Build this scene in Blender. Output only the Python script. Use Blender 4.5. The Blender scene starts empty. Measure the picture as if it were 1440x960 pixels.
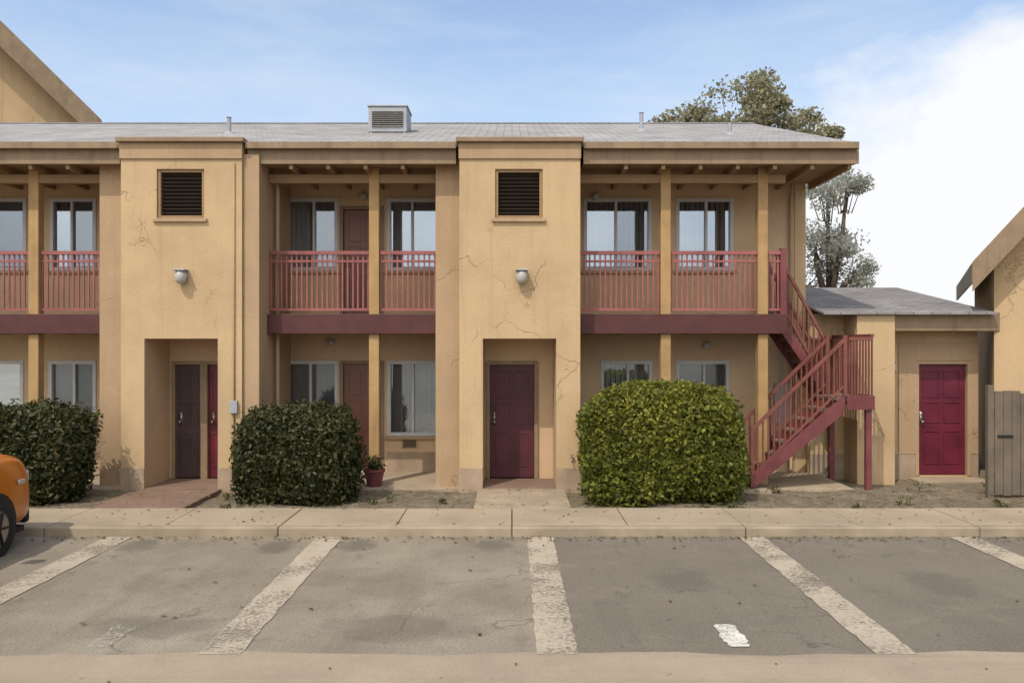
import bpy, math, random
import numpy as np
from mathutils import Vector, Matrix
random.seed(7); RNG=np.random.default_rng(7)
S=bpy.context.scene; COL=S.collection
R=math.radians

# ---------------------------------------------------------------- materials
def newmat(name):
    m=bpy.data.materials.new(name); m.use_nodes=True
    nt=m.node_tree; return m,nt,nt.nodes['Principled BSDF']
def N(nt,t,**kw):
    n=nt.nodes.new(t)
    for k,v in kw.items(): setattr(n,k,v)
    return n
def L(nt,a,b): nt.links.new(a,b)
def c4(c): return (c[0],c[1],c[2],1)
def noise(nt,scale,detail=6,rough=.6,vec=None,stretch=None):
    n=N(nt,'ShaderNodeTexNoise'); n.inputs['Scale'].default_value=scale
    n.inputs['Detail'].default_value=detail; n.inputs['Roughness'].default_value=rough
    g=N(nt,'ShaderNodeNewGeometry'); src=g.outputs['Position']
    if stretch:
        mp=N(nt,'ShaderNodeMapping'); mp.inputs['Scale'].default_value=stretch
        L(nt,src,mp.inputs['Vector']); src=mp.outputs['Vector']
    L(nt,src,n.inputs['Vector']); return n.outputs['Fac']
def ramp(nt,fac,stops):
    r=N(nt,'ShaderNodeValToRGB'); e=r.color_ramp.elements
    while len(e)<len(stops): e.new(.5)
    for q,(p,c) in zip(e,stops): q.position=p; q.color=c4(c) if len(c)==3 else c
    L(nt,fac,r.inputs['Fac']); return r.outputs['Color']
def grey(nt,fac,a,b): return ramp(nt,fac,[(a,(0,0,0)),(b,(1,1,1))])
def mix(nt,fac,a,b,mode='MIX'):
    m=N(nt,'ShaderNodeMix',data_type='RGBA',blend_type=mode)
    if isinstance(fac,(int,float)): m.inputs[0].default_value=fac
    else: L(nt,fac,m.inputs[0])
    for s,v in ((m.inputs[6],a),(m.inputs[7],b)):
        if isinstance(v,tuple): s.default_value=c4(v)
        else: L(nt,v,s)
    return m.outputs[2]
def math_(nt,op,a,b=None,c=None):
    m=N(nt,'ShaderNodeMath',operation=op)
    for i,v in enumerate((a,b,c)):
        if v is None: continue
        if isinstance(v,(int,float)): m.inputs[i].default_value=v
        else: L(nt,v,m.inputs[i])
    return m.outputs[0]
def bump(nt,b,h,dist=.01,strength=.6):
    n=N(nt,'ShaderNodeBump'); n.inputs['Distance'].default_value=dist; n.inputs['Strength'].default_value=strength
    L(nt,h,n.inputs['Height']); L(nt,n.outputs['Normal'],b.inputs['Normal'])
def sc(c,k): return tuple(x*k for x in c)

def weathered(name,col,rough=.8,var=.18,scale=2.5,bscale=60,bd=.004,streak=0,streakcol=None,spec=.3):
    m,nt,b=newmat(name)
    base=ramp(nt,noise(nt,scale),[(.3,sc(col,1-var)),(.7,sc(col,1+var*.6))])
    if streak:
        s=noise(nt,1,5,.65,stretch=(5,5,.35))
        f=math_(nt,'MULTIPLY',grey(nt,s,.52,.72),streak)
        base=mix(nt,f,base,streakcol or sc(col,.5))
    fine=noise(nt,bscale,4,.7)
    base=mix(nt,.35,base,ramp(nt,fine,[(.3,(.72,.72,.72)),(.7,(1,1,1))]),'MULTIPLY')
    L(nt,base,b.inputs['Base Color']); b.inputs['Roughness'].default_value=rough
    b.inputs['Specular IOR Level'].default_value=spec
    bump(nt,b,fine,bd); return m
M={}
def chipped(name,col,under,rough=.5,amt=.6,scale=14):
    m,nt,b=newmat(name)
    base=ramp(nt,noise(nt,3,5,.65),[(.3,sc(col,.72)),(.5,col),(.72,sc(col,1.25))])
    fade=ramp(nt,noise(nt,1.1,4,.6),[(.35,(.85,.85,.85)),(.65,(1.12,1.08,1.08))]); base=mix(nt,.8,base,fade,'MULTIPLY')
    c=grey(nt,noise(nt,scale,8,.78),.59,.64); base=mix(nt,math_(nt,'MULTIPLY',c,amt),base,under)
    L(nt,base,b.inputs['Base Color']); b.inputs['Roughness'].default_value=rough; b.inputs['Specular IOR Level'].default_value=.35
    bump(nt,b,noise(nt,scale*2,5,.7),.003,.6); return m
TAN=(.505,.36,.208)
def stucco(name,col):
    m,nt,b=newmat(name)
    base=ramp(nt,noise(nt,.9,6,.65),[(.3,sc(col,.84)),(.55,col),(.75,sc(col,1.06))])
    g=N(nt,'ShaderNodeNewGeometry')
    # repainted patches, slightly different tint, straight-ish edges
    vp=N(nt,'ShaderNodeTexVoronoi',distance='CHEBYCHEV'); vp.inputs['Scale'].default_value=.75; L(nt,g.outputs['Position'],vp.inputs['Vector'])
    sx=N(nt,'ShaderNodeSeparateXYZ'); L(nt,vp.outputs['Color'],sx.inputs[0])
    base=mix(nt,math_(nt,'MULTIPLY',math_(nt,'GREATER_THAN',sx.outputs['X'],.76),.35),base,sc(col,.90))
    # vertical rain streaks
    s1=noise(nt,1,5,.7,stretch=(7,7,.28)); s2=noise(nt,1,4,.6,stretch=(22,22,.6))
    f=math_(nt,'MULTIPLY',math_(nt,'MULTIPLY',grey(nt,s1,.5,.74),grey(nt,s2,.40,.66)),.55)
    base=mix(nt,f,base,(col[0]*.58,col[1]*.55,col[2]*.55))
    # splash dirt and scuffs
    base=mix(nt,math_(nt,'MULTIPLY',grey(nt,noise(nt,4.2,9,.78),.60,.75),.32),base,(col[0]*.62,col[1]*.60,col[2]*.62))
    # hairline cracks
    nz=N(nt,'ShaderNodeTexNoise'); nz.inputs['Scale'].default_value=2.4; nz.inputs['Detail'].default_value=7; L(nt,g.outputs['Position'],nz.inputs['Vector'])
    vs=N(nt,'ShaderNodeVectorMath',operation='SCALE'); vs.inputs['Scale'].default_value=.9; L(nt,nz.outputs['Color'],vs.inputs[0])
    ad=N(nt,'ShaderNodeVectorMath',operation='ADD'); L(nt,g.outputs['Position'],ad.inputs[0]); L(nt,vs.outputs[0],ad.inputs[1])
    v=N(nt,'ShaderNodeTexVoronoi',feature='DISTANCE_TO_EDGE'); v.inputs['Scale'].default_value=.62; L(nt,ad.outputs[0],v.inputs['Vector'])
    cr=math_(nt,'MULTIPLY',ramp(nt,v.outputs['Distance'],[(.0015,(1,1,1)),(.006,(0,0,0))]),grey(nt,noise(nt,.7,3,.5),.5,.58))
    base=mix(nt,math_(nt,'MULTIPLY',cr,.24),base,sc(col,.5))
    fine=noise(nt,38,5,.7); base=mix(nt,.35,base,ramp(nt,fine,[(.3,(.72,.72,.72)),(.7,(1,1,1))]),'MULTIPLY')
    L(nt,base,b.inputs['Base Color']); b.inputs['Roughness'].default_value=.95; b.inputs['Specular IOR Level'].default_value=.12
    bump(nt,b,math_(nt,'SUBTRACT',fine,math_(nt,'MULTIPLY',cr,1.5)),.010,.75); return m
M['stucco']=stucco('tan_stucco',TAN)
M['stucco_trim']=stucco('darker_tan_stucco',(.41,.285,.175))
M['plinth']=weathered('dusty_plinth',(.36,.27,.19),.95,.22,3,40,.008,.5,(.2,.15,.11),.15)
M['inner']=weathered('recess_stucco',(.54,.385,.24),.92,.1,1.5,45,.006,.1,None,.15)
M['brown']=weathered('brown_paint',(.25,.175,.105),.6,.2,3,30,.003,.4,(.07,.05,.035))
M['soffit']=weathered('soffit_board',(.29,.19,.10),.8,.15,2,20,.003)
M['wood']=weathered('golden_brown_post',(.38,.24,.105),.7,.2,3,25,.004,.3,(.18,.1,.045))
M['stair_rail']=chipped('stair_maroon',(.165,.056,.042),(.10,.045,.03),.55)
M['riser']=chipped('stair_riser_red',(.20,.062,.045),(.13,.07,.05),.6)
M['maroon_dark']=weathered('dark_maroon_fascia',(.085,.028,.026),.5,.2,4,40,.002,.3,(.05,.02,.02))
M['maroon']=chipped('maroon_paint',(.15,.042,.045),(.09,.04,.03),.5)
M['rail']=chipped('red_rail_paint',(.265,.088,.084),(.13,.05,.032),.58)
M['door']=chipped('wine_red_door',(.118,.014,.029),(.06,.02,.022),.45,.5,9)
M['door_dark']=chipped('dark_wine_door',(.07,.014,.02),(.12,.05,.05),.45,.35,9)
M['door_grey']=chipped('grey_brown_door',(.055,.034,.033),(.11,.07,.06),.5,.35,9)
M['door_brown']=weathered('red_brown_door',(.19,.075,.05),.5,.14,2,30,.001,.2,None,.5)
M['dark']=weathered('dark_louvre',(.03,.02,.014),.8,.2,4,30,.002)
M['greypaint']=weathered('grey_metal_paint',(.33,.34,.36),.5,.15,3,30,.002,.35,(.22,.19,.16))
M['white']=weathered('aluminium_frame',(.5,.49,.47),.45,.1,4,40,.001)
M['metal']=weathered('dull_steel',(.35,.33,.3),.35,.15,5,40,.001); M['metal'].node_tree.nodes['Principled BSDF'].inputs['Metallic'].default_value=.9
M['lampglass']=weathered('frosted_lamp',(.42,.40,.36),.35,.05,5,40,.0)
M['concrete']=weathered('sidewalk_concrete',(.34,.27,.19),.93,.2,1.1,90,.004,0)
M['kerb']=weathered('kerb_concrete',(.32,.255,.18),.93,.25,2.4,80,.006,0)
M['step']=weathered('red_brown_step',(.2,.13,.095),.9,.2,2.5,70,.004,0)
def laneconc():
    m,nt,b=newmat('worn_lane'); col=(.375,.30,.22)
    base=ramp(nt,noise(nt,.7,8,.7),[(.3,sc(col,.82)),(.55,col),(.75,sc(col,1.12))])
    base=mix(nt,math_(nt,'MULTIPLY',grey(nt,noise(nt,1,5,.65,stretch=(.25,3.2,1)),.50,.68),.45),base,(.22,.18,.135))
    base=mix(nt,math_(nt,'MULTIPLY',grey(nt,noise(nt,9,4,.6),.68,.74),.6),base,(.12,.10,.08))
    f=noise(nt,95,4,.75); base=mix(nt,.55,base,ramp(nt,f,[(.32,(.55,.54,.52)),(.66,(1.06,1.06,1.06))]),'MULTIPLY')
    L(nt,base,b.inputs['Base Color']); b.inputs['Roughness'].default_value=.95; b.inputs['Specular IOR Level'].default_value=.2; bump(nt,b,f,.006,.8); return m
M['lane']=laneconc()
M['gatewood']=weathered('weathered_board',(.15,.12,.09),.85,.28,2.4,25,.006,.5,(.08,.065,.05))
M['rubber']=weathered('tyre_rubber',(.02,.02,.02),.8,.1,4,60,.003)
M['black']=weathered('black_plastic',(.015,.015,.015),.5,.1,4,60,.001)
M['bark']=weathered('bark',(.14,.105,.075),.95,.3,3,20,.02)

def asphalt():
    m,nt,b=newmat('worn_asphalt')
    g=N(nt,'ShaderNodeNewGeometry'); sp=N(nt,'ShaderNodeSeparateXYZ'); L(nt,g.outputs['Position'],sp.inputs[0])
    big=noise(nt,.55,6,.62); mid=noise(nt,2.6,6,.68); fine=noise(nt,140,3,.7); agg=noise(nt,45,3,.6)
    worn=ramp(nt,big,[(.32,(.21,.178,.132)),(.52,(.285,.245,.185)),(.7,(.35,.305,.232))])
    seal=ramp(nt,big,[(.3,(.178,.151,.118)),(.7,(.218,.188,.148))])
    # newer seal coat east of the centre line, ragged border
    e=math_(nt,'ADD',sp.outputs['X'],math_(nt,'MULTIPLY',math_(nt,'SUBTRACT',mid,.5),.55))
    edge=math_(nt,'SUBTRACT',e,.45); mask=N(nt,'ShaderNodeMapRange'); mask.interpolation_type='SMOOTHSTEP'
    L(nt,edge,mask.inputs[0]); mask.inputs[1].default_value=-.08; mask.inputs[2].default_value=.08
    col=mix(nt,mask.outputs[0],worn,seal)
    # blotches: oil and tyre scuffs
    col=mix(nt,math_(nt,'MULTIPLY',grey(nt,mid,.56,.72),.55),col,(.12,.10,.082))
    col=mix(nt,math_(nt,'MULTIPLY',grey(nt,noise(nt,1.3,5,.7),.58,.74),.4),col,(.36,.31,.25))
    # tyre rests where front wheels stop, and oil drips between
    for (cx,cy,rx,ry,k) in ((-4.55,9.75,.24,.35,.6),(-2.85,9.72,.25,.35,.6),(-1.92,9.75,.28,.35,.6),(-.22,9.72,.24,.35,.6),
                            (-1.0,6.9,.75,.35,.5),(-3.1,6.95,.6,.3,.45),(1.75,8.3,.35,.5,.4),(4.4,8.2,.35,.5,.4),(-3.8,8.2,.25,.4,.25)):
        dx=math_(nt,'DIVIDE',math_(nt,'SUBTRACT',sp.outputs['X'],cx),rx); dy=math_(nt,'DIVIDE',math_(nt,'SUBTRACT',sp.outputs['Y'],cy),ry)
        d=math_(nt,'ADD',math_(nt,'MULTIPLY',dx,dx),math_(nt,'MULTIPLY',dy,dy))
        d=math_(nt,'ADD',d,math_(nt,'MULTIPLY',math_(nt,'SUBTRACT',mid,.5),3.2))
        f=N(nt,'ShaderNodeMapRange'); f.interpolation_type='SMOOTHSTEP'; L(nt,d,f.inputs[0])
        f.inputs[1].default_value=1.3; f.inputs[2].default_value=.1; f.inputs[3].default_value=0; f.inputs[4].default_value=k
        col=mix(nt,f.outputs[0],col,(.115,.095,.076))
    # cracks
    v=N(nt,'ShaderNodeTexVoronoi',feature='DISTANCE_TO_EDGE'); v.inputs['Scale'].default_value=.55
    wp=N(nt,'ShaderNodeVectorMath',operation='ADD'); nz=N(nt,'ShaderNodeTexNoise'); nz.inputs['Scale'].default_value=1.7; nz.inputs['Detail'].default_value=6
    L(nt,g.outputs['Position'],nz.inputs['Vector']); vs=N(nt,'ShaderNodeVectorMath',operation='SCALE'); vs.inputs['Scale'].default_value=1.1
    L(nt,nz.outputs['Color'],vs.inputs[0]); L(nt,g.outputs['Position'],wp.inputs[0]); L(nt,vs.outputs[0],wp.inputs[1]); L(nt,wp.outputs[0],v.inputs['Vector'])
    cr=math_(nt,'MULTIPLY',ramp(nt,v.outputs['Distance'],[(.002,(1,1,1)),(.009,(0,0,0))]),grey(nt,big,.46,.62))
    col=mix(nt,math_(nt,'MULTIPLY',cr,.62),col,(.085,.07,.055))
    # tyre sweeps: faint darker tracks running in and out of the bays
    tw=noise(nt,1,4,.6,stretch=(2.2,.22,1)); col=mix(nt,math_(nt,'MULTIPLY',grey(nt,tw,.54,.70),.30),col,(.13,.108,.085))
    # pale dust drifts and small oil drips
    col=mix(nt,math_(nt,'MULTIPLY',grey(nt,noise(nt,.8,9,.75,stretch=(1,2.2,1)),.55,.72),.30),col,(.40,.345,.265))
    col=mix(nt,math_(nt,'MULTIPLY',grey(nt,noise(nt,7.5,3,.5),.70,.75),.55),col,(.07,.058,.047))
    col=mix(nt,.6,col,ramp(nt,agg,[(.34,(.5,.5,.5)),(.5,(.92,.92,.92)),(.68,(1.12,1.11,1.08))]),'MULTIPLY')
    col=mix(nt,.5,col,ramp(nt,fine,[(.35,(.6,.59,.58)),(.65,(1,1,1))]),'MULTIPLY')
    L(nt,col,b.inputs['Base Color']); b.inputs['Roughness'].default_value=.9; b.inputs['Specular IOR Level'].default_value=.25
    h=math_(nt,'SUBTRACT',math_(nt,'ADD',fine,agg),math_(nt,'MULTIPLY',cr,2)); bump(nt,b,h,.006,.7); return m
M['asphalt']=asphalt()

def wornpaint(name,col,lo,hi):
    m,nt,b=newmat(name)
    f=grey(nt,math_(nt,'ADD',math_(nt,'MULTIPLY',noise(nt,26,9,.8),.6),math_(nt,'MULTIPLY',noise(nt,1.4,4,.6),.4)),lo,hi)
    c=ramp(nt,noise(nt,3,5,.7),[(.3,sc(col,.8)),(.7,col)])
    L(nt,c,b.inputs['Base Color']); L(nt,f,b.inputs['Alpha']); b.inputs['Roughness'].default_value=.85
    return m
M['line']=wornpaint('faded_line_paint',(.41,.345,.26),.415,.50)
M['mark']=wornpaint('chipped_white_paint',(.66,.62,.545),.375,.54)
M['mark_faint']=wornpaint('faint_white_paint',(.62,.58,.52),.46,.60)

def soil():
    m,nt,b=newmat('dry_soil')
    c=ramp(nt,noise(nt,6,8,.75),[(.3,(.08,.062,.037)),(.5,(.17,.135,.09)),(.7,(.26,.215,.155))])
    L(nt,c,b.inputs['Base Color']); b.inputs['Roughness'].default_value=1; bump(nt,b,noise(nt,25,6,.8),.03,.9); return m
M['soil']=soil()
def dirt():
    m,nt,b=newmat('dry_ground')
    c=ramp(nt,noise(nt,.8,8,.75),[(.3,(.13,.10,.065)),(.5,(.2,.165,.115)),(.7,(.25,.21,.15))])
    L(nt,c,b.inputs['Base Color']); b.inputs['Roughness'].default_value=1; bump(nt,b,noise(nt,20,6,.8),.03,.8); return m
M['dirt']=dirt()

def shingle(name,c1,c2):
    m,nt,b=newmat(name)
    g=N(nt,'ShaderNodeNewGeometry'); mp=N(nt,'ShaderNodeMapping'); mp.inputs['Scale'].default_value=(1,1.0,1.0); L(nt,g.outputs['Position'],mp.inputs[0])
    br=N(nt,'ShaderNodeTexBrick'); br.inputs['Scale'].default_value=1
    br.inputs['Brick Width'].default_value=.32; br.inputs['Row Height'].default_value=.16; br.inputs['Mortar Size'].default_value=.008
    br.inputs['Color1'].default_value=c4(c1); br.inputs['Color2'].default_value=c4(c2); br.inputs['Mortar'].default_value=c4(sc(c1,.35))
    L(nt,mp.outputs[0],br.inputs['Vector'])
    c=mix(nt,.7,br.outputs['Color'],ramp(nt,noise(nt,1.2,7,.7),[(.3,(.6,.57,.54)),(.7,(1.15,1.15,1.15))]),'MULTIPLY')
    c=mix(nt,.5,c,ramp(nt,noise(nt,70,3,.7),[(.3,(.6,.6,.6)),(.7,(1.1,1.1,1.1))]),'MULTIPLY')
    L(nt,c,b.inputs['Base Color']); b.inputs['Roughness'].default_value=.9; bump(nt,b,br.outputs['Fac'],.012,-.8); return m
M['shingle']=shingle('grey_shingle',(.29,.275,.265),(.38,.36,.35))
M['shingle_low']=shingle('dark_grey_shingle',(.2,.19,.185),(.27,.255,.25))

def glass():
    m,nt,b=newmat('window_glass'); out=nt.nodes['Material Output']
    gl=N(nt,'ShaderNodeBsdfGlossy'); gl.inputs['Roughness'].default_value=.02; gl.inputs['Color'].default_value=(.80,.90,1,1)
    bp=N(nt,'ShaderNodeBump'); bp.inputs['Distance'].default_value=.004; bp.inputs['Strength'].default_value=.12
    L(nt,noise(nt,1.6,2,.5),bp.inputs['Height']); L(nt,bp.outputs[0],gl.inputs['Normal'])
    tr=N(nt,'ShaderNodeBsdfTransparent'); tr.inputs['Color'].default_value=(.62,.66,.68,1)
    ms=N(nt,'ShaderNodeMixShader'); lw=N(nt,'ShaderNodeFresnel'); lw.inputs['IOR'].default_value=2.0
    f=math_(nt,'ADD',math_(nt,'MULTIPLY',lw.outputs[0],.9),.23)
    L(nt,f,ms.inputs[0]); L(nt,tr.outputs[0],ms.inputs[1]); L(nt,gl.outputs[0],ms.inputs[2]); L(nt,ms.outputs[0],out.inputs['Surface']); return m
M['glass']=glass()
def screenmat():
    m,nt,b=newmat('insect_screen'); b.inputs['Base Color'].default_value=(.09,.09,.09,1); b.inputs['Roughness'].default_value=.8; b.inputs['Alpha'].default_value=.22; return m
M['screen']=screenmat()
M['blind']=weathered('vertical_blind',(.68,.66,.66),.8,.06,3,20,.001)
M['curtain']=weathered('drawn_curtain',(.52,.49,.48),.9,.1,3,20,.002)
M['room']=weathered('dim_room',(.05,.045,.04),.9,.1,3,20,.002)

def carpaint():
    m,nt,b=newmat('orange_car_paint'); L(nt,ramp(nt,noise(nt,5,6,.7),[(.3,(.42,.115,.008)),(.7,(.50,.145,.010))]),b.inputs['Base Color'])
    b.inputs['Roughness'].default_value=.35; b.inputs['Coat Weight'].default_value=.6; b.inputs['Coat Roughness'].default_value=.08; return m
M['car']=carpaint()

def leafmat(name,dark,mid,light,trans=.25,rough=.55):
    m,nt,b=newmat(name); out=nt.nodes['Material Output']
    g=N(nt,'ShaderNodeNewGeometry')
    f=math_(nt,'ADD',math_(nt,'MULTIPLY',g.outputs['Random Per Island'],.55),math_(nt,'MULTIPLY',grey(nt,noise(nt,3.5,4,.65),.3,.7),.55))
    c=ramp(nt,f,[(.25,dark),(.58,mid),(.9,light)])
    L(nt,c,b.inputs['Base Color']); b.inputs['Roughness'].default_value=rough; b.inputs['Specular IOR Level'].default_value=.3
    t=N(nt,'ShaderNodeBsdfTranslucent'); L(nt,c,t.inputs['Color'])
    ms=N(nt,'ShaderNodeMixShader'); ms.inputs[0].default_value=trans
    L(nt,b.outputs[0],ms.inputs[1]); L(nt,t.outputs[0],ms.inputs[2]); L(nt,ms.outputs[0],out.inputs['Surface']); return m
M['leaf_dark']=leafmat('dark_hedge_leaf',(.022,.026,.008),(.046,.050,.015),(.088,.082,.028),.2)
M['leaf_bright']=leafmat('bright_shrub_leaf',(.068,.078,.012),(.125,.145,.020),(.25,.25,.042),.35)
M['leaf_sprig']=leafmat('yellow_green_sprig_leaf',(.14,.14,.02),(.24,.23,.035),(.36,.34,.06),.4)  # lighter and yellower than the body leaves, for sprigs on the upper part
M['leaf_tree']=leafmat('olive_tree_leaf',(.18,.165,.095),(.32,.295,.175),(.44,.41,.25),.5)
M['leaf_pale']=leafmat('pale_tree_leaf',(.3,.3,.24),(.42,.42,.35),(.52,.52,.45),.55)
M['dryleaf']=leafmat('fallen_leaf',(.06,.04,.015),(.14,.09,.03),(.2,.15,.05),.1)
M['weed']=leafmat('weed_leaf',(.035,.04,.012),(.08,.085,.025),(.13,.13,.05),.2)

# ---------------------------------------------------------------- mesh helpers
class MB:
    def __init__(s): s.v=[]; s.f=[]; s.calls=[]
    def add(s,v,f):
        s.calls.append((v,f)); o=len(s.v); s.v+= [tuple(p) for p in v]; s.f+=[tuple(i+o for i in q) for q in f]; return s
    def box(s,x0,x1,y0,y1,z0,z1):
        v=[(x,y,z) for x in(x0,x1) for y in(y0,y1) for z in(z0,z1)]
        return s.add(v,[(0,1,3,2),(4,6,7,5),(0,4,5,1),(2,3,7,6),(0,2,6,4),(1,5,7,3)])
    def bar(s,a,b,w,h,up=(0,0,1)):
        a=Vector(a); b=Vector(b); d=(b-a).normalized(); u=Vector(up)
        if abs(d.dot(u))>.98: u=Vector((0,1,0))
        sd=d.cross(u).normalized()*w/2; u2=sd.cross(d).normalized()*h/2
        v=[p+i*sd+j*u2 for p in(a,b) for i in(-1,1) for j in(-1,1)]
        return s.add(v,[(0,1,3,2),(4,6,7,5),(0,4,5,1),(2,3,7,6),(0,2,6,4),(1,5,7,3)])
    def tube(s,pts,rad,n=10):
        pts=[Vector(p) for p in pts]; rs=rad if isinstance(rad,(list,tuple)) else [rad]*len(pts); v=[];f=[]
        for i,p in enumerate(pts):
            d=(pts[min(i+1,len(pts)-1)]-pts[max(i-1,0)]).normalized()
            u=Vector((1,0,0)) if abs(d.x)<.9 else Vector((0,1,0)); a=d.cross(u).normalized(); b=d.cross(a)
            for k in range(n): t=2*math.pi*k/n; v.append(p+(a*math.cos(t)+b*math.sin(t))*rs[i])
        for i in range(len(pts)-1):
            for k in range(n): f.append((i*n+k,i*n+(k+1)%n,(i+1)*n+(k+1)%n,(i+1)*n+k))
        f.append(tuple(range(n))[::-1]); f.append(tuple((len(pts)-1)*n+k for k in range(n)))
        return s.add(v,f)
    def prism(s,poly,axis,a,b):     # poly: 2-D outline; axis 'x': (y,z), 'y': (x,z), 'z': (x,y)
        n=len(poly)
        mk={'x':lambda p,t:(t,p[0],p[1]),'y':lambda p,t:(p[0],t,p[1]),'z':lambda p,t:(p[0],p[1],t)}[axis]
        v=[mk(p,a) for p in poly]+[mk(p,b) for p in poly]
        f=[tuple(range(n))[::-1],tuple(range(n,2*n))]+[(i,(i+1)%n,n+(i+1)%n,n+i) for i in range(n)]
        return s.add(v,f)
    def wall(s,x0,x1,z0,z1,y0,y1,holes=()):   # wall facing -Y between y0 (front) and y1 with rectangular holes
        xs=sorted({x0,x1,*[h[0] for h in holes],*[h[1] for h in holes]}); zs=sorted({z0,z1,*[h[2] for h in holes],*[h[3] for h in holes]})
        ins=lambda x,z: x0<x<x1 and z0<z<z1 and not any(h[0]<x<h[1] and h[2]<z<h[3] for h in holes)
        for i in range(len(xs)-1):
            for j in range(len(zs)-1):
                a,b,c,d=xs[i],xs[i+1],zs[j],zs[j+1]; mx,mz=(a+b)/2,(c+d)/2
                if not ins(mx,mz): continue
                s.add([(a,y0,c),(b,y0,c),(b,y0,d),(a,y0,d)],[(0,1,2,3)]); s.add([(a,y1,c),(b,y1,c),(b,y1,d),(a,y1,d)],[(3,2,1,0)])
                e=1e-4
                if not ins(a-e,mz): s.add([(a,y0,c),(a,y0,d),(a,y1,d),(a,y1,c)],[(0,1,2,3)])
                if not ins(b+e,mz): s.add([(b,y0,c),(b,y1,c),(b,y1,d),(b,y0,d)],[(0,1,2,3)])
                if not ins(mx,c-e): s.add([(a,y0,c),(a,y1,c),(b,y1,c),(b,y0,c)],[(0,1,2,3)])
                if not ins(mx,d+e): s.add([(a,y0,d),(b,y0,d),(b,y1,d),(a,y1,d)],[(0,1,2,3)])
        return s
    def each(s,name,mat,parent=None,**k): return [MB().add(v,f).build(name,mat,parent,**k) for v,f in s.calls]   # one object per piece
    def build(s,name,mat,parent=None,bevel=0,smooth=False):
        v=np.array(s.v,dtype=float); org=np.zeros(3)
        if parent is None:
            org=np.array([(v[:,0].min()+v[:,0].max())/2,(v[:,1].min()+v[:,1].max())/2,v[:,2].min()]); v=v-org
        me=bpy.data.meshes.new(name); me.from_pydata(v.tolist(),[],s.f); me.update()
        if mat is not None: me.materials.append(M[mat])
        if smooth: me.polygons.foreach_set('use_smooth',[True]*len(me.polygons))
        o=bpy.data.objects.new(name,me); COL.objects.link(o); o.location=org.tolist()
        import bmesh
        if len(s.f)<6000:
            bm=bmesh.new(); bm.from_mesh(me); bmesh.ops.recalc_face_normals(bm,faces=bm.faces); bm.to_mesh(me); bm.free()
        if parent is not None: attach(o,parent)
        if bevel:
            b=o.modifiers.new('bevel','BEVEL'); b.width=bevel; b.segments=2; b.limit_method='ANGLE'
        return o
ORG={}
def attach(o,p):
    o.parent=p; w=ORG.get(p.name,(0,0,0)); o.matrix_parent_inverse=Matrix.Translation(-Vector(w))
def thing(name,label,cat,loc=(0,0,0),group=None):
    o=bpy.data.objects.new(name,None); COL.objects.link(o); o.location=loc; o.empty_display_size=.3; ORG[o.name]=loc
    o['label']=label; o['category']=cat
    if group: o['group']=group
    return o
def tag(o,label,cat,group=None):
    o['label']=label; o['category']=cat
    if group: o['group']=group
    return o
def struct(o): o['kind']='structure'; return o

# ---------------------------------------------------------------- setting: ground
def sheet(name,x0,x1,y0,y1,z,mat):
    return struct(MB().add([(x0,y0,z),(x1,y0,z),(x1,y1,z),(x0,y1,z)],[(0,1,2,3)]).build(name,mat))
sheet('ground',-900,900,-300,1500,-.02,'dirt')
sheet('parking_lot',-60,60,-40,10.2,0,'asphalt')
# lighter worn drive lane with ragged edge
lane=MB(); n=160; xs=np.linspace(-30,30,n)
ye=6.33+.03*np.sin(xs*2.1)+.02*np.sin(xs*5.3+1)+RNG.normal(0,.012,n)
lane.add([(x,y,.004) for x,y in zip(xs,ye)]+[(x,1.2,.004) for x in xs],[(i,i+1,n+i+1,n+i) for i in range(n-1)])
struct(lane.build('drive_lane','lane'))
LX=(-7.7,-5.0,-2.32,.36,3.05,5.74,8.4)
for x in LX:
    w=.165; m=MB(); k=40; ys=np.linspace(6.3,10.15,k); jl=RNG.normal(0,.006,k); jr=RNG.normal(0,.006,k)
    m.add([(x-w+a,y,.008) for y,a in zip(ys,jl)]+[(x+w+a,y,.008) for y,a in zip(ys,jr)],[(i,k+i,k+i+1,i+1) for i in range(k-1)])
    struct(m.build('parking_line','line'))
for (x,y,mm) in ((1.85,6.72,'mark'),(-3.36,6.72,'mark_faint')):
    m=MB(); k=14; ys=np.linspace(y-.26,y+.26,k); xo=.095+RNG.normal(0,.008,k); xo[0]*=.8; xo[-1]*=.8
    m.add([(x-a,q,.0085) for q,a in zip(ys,xo)]+[(x+a,q,.0085) for q,a in zip(ys,xo)],[(i,k+i,k+i+1,i+1) for i in range(k-1)])
    struct(m.build('paint_mark',mm))
# sidewalk slabs + kerb
sw=MB()
x=-24.0
while x<24: sw.box(x+.006,x+1.494,10.362,11.4,-.1,.12+random.uniform(-.004,.004)); x+=1.5
struct(sw.build('sidewalk','concrete',bevel=.008))
kb=MB(); x=-24.0
while x<24: kb.box(x+.004,x+2.996,10.2,10.356,-.1,.118); x+=3
struct(kb.build('kerb','kerb',bevel=.02))
bed=MB(); nx,ny=240,16
def bedz(x,y): return .075+.03*math.sin(x*3.1+y*4)*math.sin(y*5+x)+random.uniform(-.012,.012)
bx=np.linspace(-24,24,nx); by=np.linspace(11.4,13.2,ny)
bed.add([(x,y,bedz(x,y)) for x in bx for y in by],[(i*ny+j,(i+1)*ny+j,(i+1)*ny+j+1,i*ny+j+1) for i in range(nx-1) for j in range(ny-1)])
struct(bed.build('planting_bed','soil',smooth=True))
wk=MB(); wk.box(-12.5,5.6,13.06,14.98,-.1,.1); struct(wk.build('porch_slab','concrete',bevel=.01))
for (a,b) in ((-6.05,-4.7),(-.55,.85)):
    struct(MB().box(a,b,11.41,12.88,-.1,.128).build('door_path','step' if a<-2 else 'kerb',bevel=.01))

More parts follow.
